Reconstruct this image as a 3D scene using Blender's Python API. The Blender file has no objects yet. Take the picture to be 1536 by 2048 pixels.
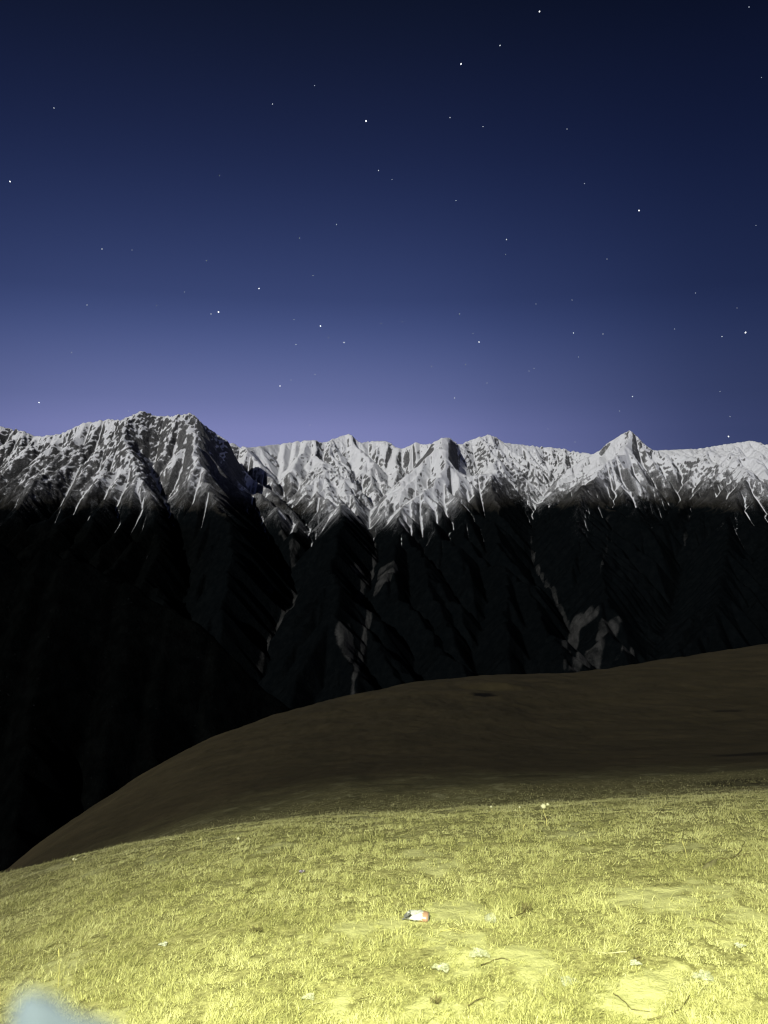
import bpy, math, random
import numpy as np
from mathutils import Vector, Euler, Matrix

# ---------------------------------------------------------------- camera, sky, moon, exposure
scene = bpy.context.scene
COL = scene.collection

cam_data = bpy.data.cameras.new("camera")
cam = bpy.data.objects.new("camera", cam_data)
COL.objects.link(cam)
scene.camera = cam
cam_data.sensor_fit = 'VERTICAL'
cam_data.sensor_height = 36.0
cam_data.lens = 1547.0 / 2048.0 * 36.0
cam_data.clip_start = 0.02
cam_data.clip_end = 200000.0
cam.location = (0.0, 0.0, 1.6)
cam.rotation_euler = (math.radians(90.0 - 1.63), 0.0, 0.0)
cam_data.dof.use_dof = True                       # a phone's wide lens, focused on the meadow
cam_data.dof.focus_distance = 11.0
cam_data.dof.aperture_fstop = 27.2 / 3.6

scene.view_settings.view_transform = 'Standard'
scene.view_settings.look = 'None'
scene.view_settings.exposure = 0.0
scene.view_settings.gamma = 1.0
scene.cycles.max_bounces = 4
scene.cycles.diffuse_bounces = 2
scene.cycles.pixel_filter_type = 'BLACKMAN_HARRIS'
scene.cycles.filter_width = 1.15
scene.cycles.use_adaptive_sampling = True
scene.cycles.adaptive_threshold = 0.02
scene.cycles.use_denoising = True

def srgb(r, g, b):
    f = lambda c: (c / 255 / 12.92) if c / 255 <= 0.04045 else ((c / 255 + 0.055) / 1.055) ** 2.4
    return (f(r), f(g), f(b), 1.0)

world = bpy.data.worlds.new("World")
scene.world = world
world.use_nodes = True
def build_sky():
    nt = world.node_tree
    nt.nodes.clear()
    N = nt.nodes.new; L = nt.links.new
    out = N('ShaderNodeOutputWorld'); bg = N('ShaderNodeBackground')
    tc = N('ShaderNodeTexCoord'); sep = N('ShaderNodeSeparateXYZ')
    L(tc.outputs['Generated'], sep.inputs[0])
    asin = N('ShaderNodeMath'); asin.operation = 'ARCSINE'; L(sep.outputs['Z'], asin.inputs[0])
    mr = N('ShaderNodeMapRange'); L(asin.outputs[0], mr.inputs['Value'])
    mr.inputs['From Min'].default_value = 0.0; mr.inputs['From Max'].default_value = math.radians(45)
    ramp = N('ShaderNodeValToRGB'); L(mr.outputs[0], ramp.inputs[0])
    ramp.color_ramp.interpolation = 'B_SPLINE'
    # twilight glow along the horizon, deep blue overhead: (elevation in degrees, colour)
    stops = [(0.0, (143, 147, 198)), (4.5, (120, 126, 178)), (6.6, (105, 114, 162)), (10.3, (77, 90, 139)), (13.7, (56, 69, 114)),
             (20.3, (34, 45, 83)), (26.4, (23, 31, 60)), (32.0, (15, 22, 42)), (44.0, (6, 10, 22))]
    el = ramp.color_ramp.elements
    while len(el) < len(stops):
        el.new(0.5)
    for e, (a, c) in zip(el, stops):
        e.position = a / 45.0; e.color = srgb(*c)
    # the glow is strongest left of centre and fades round the horizon
    nrm = N('ShaderNodeVectorMath'); nrm.operation = 'MULTIPLY'
    L(tc.outputs['Generated'], nrm.inputs[0]); nrm.inputs[1].default_value = (1, 1, 0)
    nn = N('ShaderNodeVectorMath'); nn.operation = 'NORMALIZE'; L(nrm.outputs[0], nn.inputs[0])
    dot = N('ShaderNodeVectorMath'); dot.operation = 'DOT_PRODUCT'; L(nn.outputs[0], dot.inputs[0])
    ga = math.radians(-11)
    dot.inputs[1].default_value = (math.sin(ga), math.cos(ga), 0)
    half = N('ShaderNodeMath'); half.operation = 'MULTIPLY_ADD'; L(dot.outputs['Value'], half.inputs[0])
    half.inputs[1].default_value = 0.5; half.inputs[2].default_value = 0.5
    az = N('ShaderNodeValToRGB'); L(half.outputs[0], az.inputs[0])
    az.color_ramp.interpolation = 'B_SPLINE'
    ae = az.color_ramp.elements                       # (cosine to the glow, brightness); the sky behind is brightened as added fill for shaded snow
    steps = [(-1.0, (.75, .75, .75)), (0.1, (.5, .5, .52)), (0.45, (.24, .25, .29)), (0.70, (.14, .18, .23)), (0.84, (.17, .22, .29)), (0.94, (.64, .68, .74)), (1.0, (1.08, 1.07, 1.05))]
    while len(ae) < len(steps):
        ae.new(0.5)
    for e, (d, v) in zip(ae, steps):
        e.position = d * 0.5 + 0.5; e.color = (*v, 1)
    up = N('ShaderNodeMapRange'); L(asin.outputs[0], up.inputs['Value'])          # overhead the glow evens out
    up.inputs['From Min'].default_value = math.radians(4); up.inputs['From Max'].default_value = math.radians(28)
    up.inputs['To Min'].default_value = 0.0; up.inputs['To Max'].default_value = 0.45
    even = N('ShaderNodeMix'); even.data_type = 'RGBA'
    L(up.outputs[0], even.inputs[0]); L(az.outputs[0], even.inputs[6]); even.inputs[7].default_value = (0.92, 0.95, 1.0, 1)
    mul = N('ShaderNodeVectorMath'); mul.operation = 'MULTIPLY'
    L(ramp.outputs[0], mul.inputs[0]); L(even.outputs[2], mul.inputs[1])
    L(mul.outputs[0], bg.inputs['Color'])
    bg.inputs['Strength'].default_value = 1.0
    L(bg.outputs[0], out.inputs[0])
build_sky()

MOON = Vector((-0.52, -0.70, 0.48)).normalized()    # direction towards the moon, behind the left shoulder
moon_data = bpy.data.lights.new("moon", 'SUN')
moon_data.energy = 2.55
moon_data.angle = math.radians(0.5)
moon_data.color = (1.0, 0.985, 0.95)
moon = bpy.data.objects.new("moon", moon_data)
moon.rotation_euler = MOON.to_track_quat('Z', 'Y').to_euler()
COL.objects.link(moon)

# ---------------------------------------------------------------- scene helpers
def tag(o, label=None, cat=None, group=None, kind=None):
    if label: o['label'] = label
    if cat: o['category'] = cat
    if group: o['group'] = group
    if kind: o['kind'] = kind
    return o

def link(name, mesh, mat=None, parent=None):
    o = bpy.data.objects.new(name, mesh)
    COL.objects.link(o)
    if mat is not None: mesh.materials.append(mat)
    if parent is not None: o.parent = parent
    return o

def mesh_from(name, verts, faces, smooth=True):
    """verts (n,3), faces (m,3) or (m,4) numpy arrays."""
    me = bpy.data.meshes.new(name)
    verts = np.asarray(verts, np.float32); faces = np.asarray(faces, np.int32)
    k = faces.shape[1]
    me.vertices.add(len(verts)); me.vertices.foreach_set('co', verts.ravel())
    me.loops.add(faces.size); me.loops.foreach_set('vertex_index', faces.ravel())
    me.polygons.add(len(faces))
    me.polygons.foreach_set('loop_start', np.arange(0, faces.size, k, dtype=np.int32))
    me.polygons.foreach_set('use_smooth', np.full(len(faces), smooth))
    me.update(calc_edges=True)
    return me

def attr(me, name, values):
    a = me.attributes.new(name, 'FLOAT', 'POINT')
    a.data.foreach_set('value', np.asarray(values, np.float32).ravel())

class Mat:
    """Small node-graph builder around a Principled surface."""
    def __init__(self, name, rough=0.9, spec=0.2):
        self.m = bpy.data.materials.new(name); self.m.use_nodes = True
        self.nt = self.m.node_tree
        self.p = self.nt.nodes['Principled BSDF']
        self.p.inputs['Roughness'].default_value = rough
        self.p.inputs['Specular IOR Level'].default_value = spec
    def n(self, t, **kw):
        x = self.nt.nodes.new(t)
        for k, v in kw.items(): setattr(x, k, v)
        return x
    def l(self, a, b): self.nt.links.new(a, b)
    def val(self, sock, v):
        if hasattr(v, 'is_output'): self.l(v, sock)
        else: sock.default_value = v
    def math(self, op, a, b=0.0, c=None, clamp=False):
        x = self.n('ShaderNodeMath', operation=op, use_clamp=clamp)
        self.val(x.inputs[0], a); self.val(x.inputs[1], b)
        if c is not None: self.val(x.inputs[2], c)
        return x.outputs[0]
    def rng(self, v, a, b, c=0.0, d=1.0, smooth=True):
        x = self.n('ShaderNodeMapRange', interpolation_type='SMOOTHSTEP' if smooth else 'LINEAR')
        self.val(x.inputs['Value'], v)
        for k, q in zip(('From Min', 'From Max', 'To Min', 'To Max'), (a, b, c, d)): self.val(x.inputs[k], q)
        return x.outputs[0]
    def attr(self, name): return self.n('ShaderNodeAttribute', attribute_name=name).outputs['Fac']
    def coord(self, scale=(1, 1, 1), kind='Object'):
        tc = self.n('ShaderNodeTexCoord'); mp = self.n('ShaderNodeMapping')
        mp.inputs['Scale'].default_value = scale
        self.l(tc.outputs[kind], mp.inputs[0])
        return mp.outputs[0]
    def noise(self, vec, scale, detail=4.0, rough=0.55, dist=0.0):
        x = self.n('ShaderNodeTexNoise')
        self.l(vec, x.inputs['Vector'])
        x.inputs['Scale'].default_value = scale; x.inputs['Detail'].default_value = detail
        x.inputs['Roughness'].default_value = rough; x.inputs['Distortion'].default_value = dist
        return x.outputs['Fac']
    def mix(self, f, a, b):
        x = self.n('ShaderNodeMix', data_type='RGBA')
        self.val(x.inputs['Factor'], f); self.val(x.inputs['A'], a) if False else None
        ia, ib = x.inputs[6], x.inputs[7]
        self.val(ia, a); self.val(ib, b)
        return x.outputs[2]
    def bump(self, h, dist, strength=1.0, normal=None):
        x = self.n('ShaderNodeBump')
        self.val(x.inputs['Height'], h); x.inputs['Distance'].default_value = dist; x.inputs['Strength'].default_value = strength
        if normal is not None: self.l(normal, x.inputs['Normal'])
        return x.outputs[0]
    def base(self, v): self.val(self.p.inputs['Base Color'], v)
    def normal(self, v): self.l(v, self.p.inputs['Normal'])
# ---------------------------------------------------------------- numeric helpers
F_PX, PITCH = 1547.0, math.radians(-1.63)          # focal length in photo pixels, camera pitch
CAM_Z = 1.6

def at(px, py, y):
    """Plan point and height seen in the photo's direction (px, py), at forward distance y."""
    u, v = (px - 768.0) / F_PX, -(py - 1024.0) / F_PX
    fy = math.cos(PITCH) - v * math.sin(PITCH)
    fz = math.sin(PITCH) + v * math.cos(PITCH)
    return (u / fy * y, y, CAM_Z + fz / fy * y)

def _hash(ix, iy, seed):
    n = (ix.astype(np.int64) * 374761393 + iy.astype(np.int64) * 668265263 + seed * 974634541) & 0xFFFFFFFF
    n = ((n ^ (n >> 13)) * 1274126177) & 0xFFFFFFFF
    return (n ^ (n >> 16)) & 0xFFFF

def gnoise(x, y, seed=0):
    """Gradient noise, about -0.7..0.7."""
    x = np.asarray(x, np.float64); y = np.asarray(y, np.float64)
    ix, iy = np.floor(x), np.floor(y)
    fx, fy = x - ix, y - iy
    ux, uy = fx * fx * fx * (fx * (fx * 6 - 15) + 10), fy * fy * fy * (fy * (fy * 6 - 15) + 10)
    def g(ox, oy):
        a = _hash(ix + ox, iy + oy, seed) * (2 * math.pi / 65536.0)
        return np.cos(a) * (fx - ox) + np.sin(a) * (fy - oy)
    a, b, c, d = g(0, 0), g(1, 0), g(0, 1), g(1, 1)
    return (a + ux * (b - a)) * (1 - uy) + (c + ux * (d - c)) * uy

def fbm(x, y, octaves, seed=0, gain=0.5, ridged=False):
    s, amp, f = 0.0, 1.0, 1.0
    for k in range(octaves):
        n = gnoise(x * f, y * f, seed + k * 17)
        if ridged:
            n = 0.5 - 1.6 * np.abs(n)
        s = s + amp * n
        amp *= gain; f *= 2.03
    return s

def sstep(a, b, x):
    t = np.clip((x - a) / (b - a), 0, 1)
    return t * t * (3 - 2 * t)

def resize(a, shape):
    ny, nx = shape
    yi = np.linspace(0, a.shape[0] - 1, ny); xi = np.linspace(0, a.shape[1] - 1, nx)
    y0 = np.minimum(yi.astype(int), a.shape[0] - 2); x0 = np.minimum(xi.astype(int), a.shape[1] - 2)
    fy = (yi - y0)[:, None].astype(a.dtype); fx = (xi - x0)[None, :].astype(a.dtype)
    r0 = a[y0]; r1 = a[y0 + 1]
    r = r0 * (1 - fy) + r1 * fy
    return r[:, x0] * (1 - fx) + r[:, x0 + 1] * fx

def blur(a, n=1):
    for _ in range(n):
        p = np.pad(a, 1, mode='edge')
        a = (p[:-2, 1:-1] + p[2:, 1:-1] + p[1:-1, :-2] + p[1:-1, 2:] + 4 * a) / 8
    return a

# ---------------------------------------------------------------- mountain range (heights grown from its ridge and valley lines)
K = 1000.0
RIDGES = [
 # main crest, left to right: (photo column, photo row, km away)
 [(-420,880,8.8),(-260,835,8.8),(-120,862,8.7),(0,853,8.6),(40,860,8.5),(75,873,8.3),(120,868,8.15),(165,846,8.0),(190,843,8.0),(215,838,7.9),(240,840,7.8),(285,821,7.8),(310,832,7.8),(335,832,7.85),(385,826,7.8),(410,850,7.9),(440,872,8.1),(480,893,8.6),(500,895,9.2),(560,888,9.7),(600,882,9.8),(632,880,9.7),(645,886,9.9),(670,876,10),(700,867,10),(720,885,10.1),(745,882,10.2),(775,882,10.2),(800,898,10.1),(815,893,9.8),(832,884,9.6),(850,890,9.2),(875,880,8.8),(892,874,8.7),(905,876,8.8),(915,890,9.2),(940,880,9.6),(975,869,9.8),(990,872,9.8),(1010,885,9.9),(1030,888,9.9),(1080,893,10),(1125,897,10),(1150,903,10),(1190,908,9.8),(1215,885,9.4),(1245,867,9.0),(1262,860,8.9),(1280,878,9.0),(1305,900,9.2),(1340,900,9.4),(1400,897,9.6),(1440,890,9.8),(1505,881,9.8),(1536,890,9.8),(1640,880,9.7),(1800,905,9.6),(1960,890,9.6)],
 [(240,842,7.8),(243,858,7.5),(268,900,7.15),(300,950,6.75),(330,1000,6.35),(345,1060,5.85),(370,1150,5.3),(400,1250,4.7)],
 [(165,846,8.0),(140,895,7.5),(95,940,7.1),(60,985,6.7),(20,1040,6.2),(0,1120,5.6)],
 [(385,826,7.8),(395,870,7.5),(420,930,7.0),(440,985,6.5),(470,1040,6.0),(490,1120,5.4),(480,1230,4.8)],
 [(310,832,7.8),(322,880,7.5),(352,905,7.2),(372,950,6.8),(392,1010,6.3),(410,1090,5.7)],
 [(0,853,8.6),(-20,920,7.8),(-60,980,7.1),(-90,1060,6.3)],
 [(632,880,9.7),(640,905,9.2),(650,940,8.6),(665,975,8.0),(680,998,7.5),(692,1009,7.0),(700,1013,6.8),(708,1060,6.1),(700,1130,5.5),(690,1220,4.8)],
 [(560,888,9.7),(552,925,9.0),(560,955,8.4),(585,985,7.8),(615,1020,7.1),(640,1060,6.5)],
 [(700,867,10),(706,905,9.5),(712,945,9.0)],
 [(892,874,8.7),(906,920,8.2),(912,958,7.8),(905,990,7.5)],
 [(985,869,9.8),(1005,900,9.2),(1015,930,8.6),(1018,945,8.25),(965,965,7.9),(907,990,7.5),(850,1025,7.1),(790,1055,6.7),(757,1085,6.3),(738,1138,5.8)],
 [(1018,945,8.25),(1020,962,7.9),(1010,1010,7.3),(1000,1060,6.7),(985,1130,6.0),(960,1220,5.3),(900,1330,4.5)],
 [(1262,860,8.9),(1240,900,8.4),(1200,938,7.9),(1160,963,7.5),(1130,990,7.1),(1120,1040,6.6),(1118,1100,6.2)],
 [(1262,860,8.9),(1282,930,8.2),(1292,990,7.5),(1280,1050,6.8),(1260,1130,6.0),(1240,1200,5.3)],
 [(1305,900,9.2),(1340,905,9.0),(1375,908,8.6),(1440,925,8.0),(1490,937,7.6),(1536,957,7.3),(1620,990,7.0),(1720,1060,6.5)],
 [(1490,937,7.6),(1470,985,7.1),(1450,1040,6.6),(1440,1120,5.9),(1430,1220,5.2)],
 # slanting ribs: the faces fall towards the lower left
 [(215,838,7.9),(182,890,7.5),(142,950,7.0),(105,1000,6.5),(62,1060,6.0)],
 [(268,900,7.15),(240,950,6.8),(200,1010,6.3),(158,1075,5.8)],
 [(300,950,6.75),(276,1000,6.4),(240,1065,5.9)],
 [(385,826,7.8),(362,872,7.5),(330,915,7.2)],
 [(906,920,8.2),(872,955,7.8),(825,995,7.35),(780,1030,6.95)],
 [(892,874,8.7),(850,912,8.45),(806,948,8.15),(775,985,7.75)],
 [(1375,908,8.6),(1352,960,8.1),(1318,1015,7.5),(1296,1060,7.0)],
 [(1440,925,8.0),(1418,975,7.5),(1384,1040,6.9)],
 [(1245,867,9.0),(1205,905,8.7),(1160,935,8.4),(1120,960,8.1)],
 # dark spur on the near left and the high shoulder it comes down from
 [(-1500,600,2.7),(-800,780,2.7),(-420,890,2.6),(-150,920,2.55),(0,965,2.5),(140,1005,2.5),(260,1050,2.5),(400,1135,2.45),(500,1240,2.4),(560,1400,2.3)],
]
VALLEYS = [
 [(478,908,8.9),(505,940,8.4),(500,975,7.8),(520,1000,7.3),(545,1040,6.8),(570,1070,6.4),(590,1110,6.0),(585,1150,5.7),(545,1190,5.3),(520,1235,4.9),(500,1340,4.4)],
 [(840,915,9.5),(800,940,9.0),(742,975,8.2),(737,1010,7.5),(752,1048,6.8),(750,1076,6.5),(738,1100,6.2),(716,1142,5.8),(738,1200,5.2),(720,1280,4.7),(705,1350,4.2)],
 [(955,905,9.2),(948,935,8.6),(950,955,8.25)],
 [(1110,930,9.5),(1090,950,9.0),(1064,985,8.3),(1062,1030,7.6),(1068,1080,6.9),(1095,1120,6.4),(1120,1150,6.0),(1140,1185,5.6),(1148,1240,5.1),(1130,1310,4.6)],
 [(1235,960,7.9),(1215,1010,7.2),(1215,1060,6.6),(1200,1130,5.9),(1172,1190,5.3)],
 [(1390,950,8.2),(1380,990,7.6),(1370,1050,6.9),(1350,1130,6.2),(1320,1230,5.4),(1300,1310,4.8)],
 [(228,885,7.42),(198,940,6.95),(164,1000,6.45),(118,1075,5.8)],
 [(160,905,7.45),(118,955,7.0),(78,1005,6.55)],
 [(868,930,8.2),(828,965,7.8),(790,1005,7.35)],
 [(295,890,7.45),(325,945,6.95),(352,1000,6.4),(375,1090,5.75)],
]
def km_line(pts):
    return [(p[0] / K, p[1], p[2] / K) for p in (at(a, b, y * K) for a, b, y in pts)]
def plan_line(pts):
    return [(x / K, y / K, z / K) for x, y, z in (at(a, b, d * K) for a, b, d in pts)]

GX0, GX1, GY0, GY1 = -7.0, 7.0, 1.3, 11.5
def constraint_grid(nx, ny, lines):
    """Sum of heights and weights rasterised on the grid."""
    s = np.zeros((ny, nx)); w = np.zeros((ny, nx))
    for line in lines:
        for (x0, y0, z0), (x1, y1, z1) in zip(line, line[1:]):
            n = int(max(abs(x1 - x0) / (GX1 - GX0) * nx, abs(y1 - y0) / (GY1 - GY0) * ny) * 2) + 2
            t = np.linspace(0, 1, n)
            xs, ys, zs = x0 + (x1 - x0) * t, y0 + (y1 - y0) * t, z0 + (z1 - z0) * t
            i = np.rint((xs - GX0) / (GX1 - GX0) * (nx - 1)).astype(int)
            j = np.rint((ys - GY0) / (GY1 - GY0) * (ny - 1)).astype(int)
            ok = (i >= 0) & (i < nx) & (j >= 0) & (j < ny)
            np.add.at(s, (j[ok], i[ok]), zs[ok]); np.add.at(w, (j[ok], i[ok]), 1.0)
    return s, w

def membrane():
    lines = [plan_line(l) for l in RIDGES + VALLEYS]
    # river line along the valley floor, the far foot behind the crest, the near foot
    lines += [[(-7, 3.9, -1.15), (-3, 3.8, -1.2), (0, 3.8, -1.3), (3, 4.0, -1.3), (7, 4.2, -1.2)],
              [(-7, 11.4, 0.0), (7, 11.4, -0.1)], [(-7, 1.35, 0.2), (-3.0, 1.35, -0.2), (-1.5, 1.35, -.9), (0, 1.35, -1.2), (7, 1.35, -1.2)],
              [(-6.95, 4.6, -0.7), (-6.95, 8.4, 0.5), (-6.95, 11.3, 0.0)], [(6.95, 4.6, -0.9), (6.95, 8.4, 0.5), (6.95, 11.3, 0.0)]]
    h = None
    for nx, ny, it in ((36, 26, 400), (71, 52, 250), (141, 103, 200), (281, 205, 160)):
        s, w = constraint_grid(nx, ny, lines)
        m = w > 0
        v = np.where(m, s / np.maximum(w, 1), 0)
        h = np.full((ny, nx), -0.2) if h is None else resize(h, (ny, nx))
        h[m] = v[m]
        for _ in range(it):
            p = np.pad(h, 1, mode='edge')
            a = (p[:-2, 1:-1] + p[2:, 1:-1] + p[1:-1, :-2] + p[1:-1, 2:]) * 0.25
            h = np.where(m, v, h + 1.6 * (a - h) * 0.6)
    return h.astype(np.float32), 0

OFF = [(-1, -1), (-1, 0), (-1, 1), (0, -1), (0, 1), (1, -1), (1, 0), (1, 1)]
def erode(h, dx, dy, steps, kf, A=None, talus=1.0):
    """Stream-power erosion with multiple flow directions plus slope collapse; h in metres."""
    ny, nx = h.shape
    cell = dx * dy
    if A is None:
        A = np.full(h.shape, cell, np.float32)
    dist = [math.hypot(a * dy, b * dx) for a, b in OFF]
    for st in range(steps):
        P = np.pad(h, 1, mode='edge')
        sl = []
        smax = np.zeros_like(h); tot = np.full_like(h, 1e-9); low = np.full_like(h, 1e9)
        for (a, b), d in zip(OFF, dist):
            nb = P[1 + a:1 + a + ny, 1 + b:1 + b + nx]
            s = np.maximum((h - nb) / d, 0)
            np.maximum(smax, s, out=smax); np.minimum(low, nb, out=low)
            s = s * s; s = s * s
            tot += s; sl.append(s)
        q = A / tot
        new = np.full_like(h, cell)
        for (a, b), s in zip(OFF, sl):
            f = s * q
            new[max(a, 0):ny + min(a, 0), max(b, 0):nx + min(b, 0)] += \
                f[max(-a, 0):ny + min(-a, 0), max(-b, 0):nx + min(-b, 0)]
        A = new
        dz = np.minimum(kf * np.sqrt(A) * smax, 0.45 * np.maximum(h - low, 0))
        dz = np.minimum(dz, 18.0)
        h = h - dz
        h = np.where(h < low, low + 0.02, h)                    # fill pits
        # slope collapse
        P = np.pad(h, 1, mode='edge')
        ex = np.zeros_like(h)
        for a, b, d in ((-1, 0, dy), (1, 0, dy), (0, -1, dx), (0, 1, dx)):
            df = (h - P[1 + a:1 + a + ny, 1 + b:1 + b + nx])
            ex += np.maximum(df - talus * d, 0) - np.maximum(-df - talus * d, 0)
        h = h - 0.21 * ex
    return h, A

NX, NY = 1540, 1122
def build_heights():
    h, _ = membrane()
    h = h * K
    X = lambda nx: np.linspace(GX0, GX1, nx)[None, :]
    Y = lambda ny: np.linspace(GY0, GY1, ny)[:, None]
    def calm(x, y):
        """Less broken ground in the broad snow basins of the middle and right."""
        return 0.35 + 0.65 * sstep(-0.15, 0.35, fbm(x / 1.1, y / 1.1, 2, 141) + 0.35 * sstep(-1.0, -2.2, x))
    def add_noise(h, scale, amp, octv, seed, ridged=False):
        ny, nx = h.shape
        x, y = np.broadcast_arrays(X(nx), Y(ny))
        n = fbm(x / scale, y / scale, octv, seed, ridged=ridged)
        up = np.clip((h + 900) / 1200, 0.25, 1.0)
        if ridged:
            up = up * calm(x, y)
        return (h + amp * n * up).astype(np.float32)
    h = add_noise(h, 0.55, 65, 3, 3)
    h, A = erode(h, 14000 / 280, 10200 / 204, 130, 0.010)
    sh = (409, 561)
    h = add_noise(resize(h, sh), 0.20, 44, 3, 11, True)
    h, A = erode(h, 14000 / 560, 10200 / 408, 80, 0.011, resize(A, sh))
    sh = (NY, NX)
    h = add_noise(resize(h, sh), 0.085, 20, 4, 23, True)
    h, A = erode(h, 14000 / (NX - 1), 10200 / (NY - 1), 26, 0.010, resize(A, sh))
    h = add_noise(h, 0.034, 8, 3, 37, True)
    h, A = erode(h, 14000 / (NX - 1), 10200 / (NY - 1), 10, 0.010, A)
    # crags: broken rock in irregular patches, and tilted beds of strata cropping out as ledges
    x, y = np.broadcast_arrays(X(NX), Y(NY))
    up = np.clip((h + 350) / 500, 0.0, 1.0)
    patch = sstep(-0.25, 0.45, fbm(x / 0.9, y / 0.9, 3, 41) + 0.25 * sstep(-1.2, -2.4, x))
    wx = x + 0.05 * fbm(x / 0.2, y / 0.2, 2, 43); wy = y + 0.05 * fbm(x / 0.2, y / 0.2, 2, 44)
    crag = 25 * (fbm(wx / 0.16, wy / 0.24, 5, 45, gain=0.64, ridged=True) - 0.2)
    bed = (h * 1.0 - 620 * x + 160 * y + 210 * fbm(x / 0.42, y / 0.6, 4, 47)) / 85.0
    fr = bed - np.floor(bed)
    ledge = 7 * (sstep(0.0, 0.75, fr) - sstep(0.75, 1.0, fr) - 0.4) * np.clip(0.35 + 2.2 * gnoise(x / 0.3, y / 0.4, 49), 0, 1)
    h = h + up * ((0.30 + 0.95 * patch) * crag + (0.3 + 0.7 * patch) * ledge)
    h = h + 26 * fbm(x / 0.16, y / 0.16, 4, 63) * (y < 3.7)              # broken forest floor on the near spur
    return h.astype(np.float32), A

def fit_skyline(h):
    """Raise or lower the crest so that it stands as high as its ridge line says, direction by direction."""
    x = np.linspace(GX0, GX1, NX) * K; y = np.linspace(GY0, GY1, NY) * K
    u = x[None, :] / y[:, None]                                   # tangent of the bearing
    el = (h - CAM_Z) / y[:, None]
    crest = plan_line(RIDGES[0])
    cu = np.array([p[0] / p[1] for p in crest]); ce = np.array([p[2] / p[1] for p in crest]); cy = np.array([p[1] for p in crest])
    o = np.argsort(cu); cu, ce, cy = cu[o], ce[o], cy[o]
    for _ in range(3):
        n = 480
        edges = np.linspace(-0.75, 0.75, n + 1)
        far = (y[:, None] > 6000) & np.ones_like(u, bool)
        b = np.clip(((u + 0.75) / 1.5 * n).astype(int), 0, n - 1)
        top = np.full(n, -1.0)
        np.maximum.at(top, b[far], el[far])
        c = (edges[:-1] + edges[1:]) / 2
        want = np.interp(c, cu, ce)
        d = want - top
        d = np.convolve(np.pad(d, 2, mode='edge'), np.array([1, 2, 3, 2, 1]) / 9.0, 'valid')
        dd = np.interp(u, c, d)
        yy = np.interp(u, cu, cy) * K
        w = np.exp(-((y[:, None] - yy) / 750.0) ** 2)
        h = h + (dd * y[:, None] * w).astype(np.float32)
        el = (h - CAM_Z) / y[:, None]
    return h

def mountain_material():
    m = Mat('mountain_ground', 1.0, 0.0)
    v = m.coord()
    snow_a, wood, scar = m.attr('snow'), m.attr('wood'), m.attr('scar')
    n1 = m.noise(v, 0.012, 7, 0.62)
    n2 = m.noise(v, 0.045, 4, 0.6)
    s = m.math('ADD', snow_a, m.math('MULTIPLY', m.math('SUBTRACT', n1, 0.5), 0.95))
    s = m.math('ADD', s, m.math('MULTIPLY', m.math('SUBTRACT', n2, 0.5), 0.35))
    n4 = m.noise(v, 0.11, 3, 0.6)
    s = m.math('ADD', s, m.math('MULTIPLY', m.math('SUBTRACT', n4, 0.5), 0.30))
    snow = m.rng(s, 0.36, 0.60)
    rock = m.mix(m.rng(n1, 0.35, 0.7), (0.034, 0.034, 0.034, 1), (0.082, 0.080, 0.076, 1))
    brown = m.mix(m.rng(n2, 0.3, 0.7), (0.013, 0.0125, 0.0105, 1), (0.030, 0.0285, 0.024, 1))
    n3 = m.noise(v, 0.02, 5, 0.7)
    forest = m.mix(m.rng(n3, 0.35, 0.7), (0.0022, 0.0033, 0.0040, 1), (0.0044, 0.0056, 0.0062, 1))  # darker than real woods: valley shade put into the forest colour
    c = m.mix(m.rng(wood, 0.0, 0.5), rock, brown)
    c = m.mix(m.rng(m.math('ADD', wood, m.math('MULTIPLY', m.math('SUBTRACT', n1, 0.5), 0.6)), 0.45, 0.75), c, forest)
    c = m.mix(m.rng(wood, 1.2, 2.2), c, m.mix(m.rng(n3, 0.35, 0.7), (0.0012, 0.0015, 0.0015, 1), (0.0032, 0.0038, 0.0036, 1)))      # fir on the near spur, its shade put into a near-black colour
    c = m.mix(m.math('MULTIPLY', m.rng(m.math('ADD', scar, m.math('ADD', m.math('MULTIPLY', m.math('SUBTRACT', n1, 0.5), 0.8), m.math('MULTIPLY', m.math('SUBTRACT', n4, 0.5), 0.7))), 0.25, 0.95), m.rng(m.noise(m.coord((0.022, 0.006, 0.004)), 1.0, 4, 0.65), 0.3, 0.65, 0.35, 1.0)), c, m.mix(n2, (0.030, 0.0305, 0.0305, 1), (0.072, 0.072, 0.069, 1)))
    dust = m.math('MULTIPLY', m.rng(m.math('ADD', m.attr('high'), m.math('MULTIPLY', m.math('SUBTRACT', n4, 0.5), 1.0)), 0.15, 0.95), 0.50)
    snow = m.math('MAXIMUM', snow, dust)                      # thin dusting on the ledges
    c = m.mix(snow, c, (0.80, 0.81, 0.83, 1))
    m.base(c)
    b = m.bump(m.noise(v, 0.03, 8, 0.72), 24.0, 1.0)
    m.normal(b)
    return m.m

def in_poly(x, y, poly):
    c = np.zeros(x.shape, bool)
    j = len(poly) - 1
    for i in range(len(poly)):
        (xi, yi), (xj, yj) = poly[i], poly[j]
        if yi != yj:
            c ^= ((yi > y) != (yj > y)) & (x < (xj - xi) * (y - yi) / (yj - yi) + xi)
        j = i
    return c

def surface_at(h, px, py):
    """Walk out along the photo's direction (px, py) until it meets the terrain; plan point in metres."""
    for y in np.arange(2900.0, 11000.0, 12.0):
        X, Yv, Z = at(px, py, y)
        i = (X / K - GX0) / (GX1 - GX0) * (NX - 1); j = (y / K - GY0) / (GY1 - GY0) * (NY - 1)
        if 0 <= i < NX and 0 <= j < NY and h[int(j), int(i)] >= Z:
            return (X, y)
    return None

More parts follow.
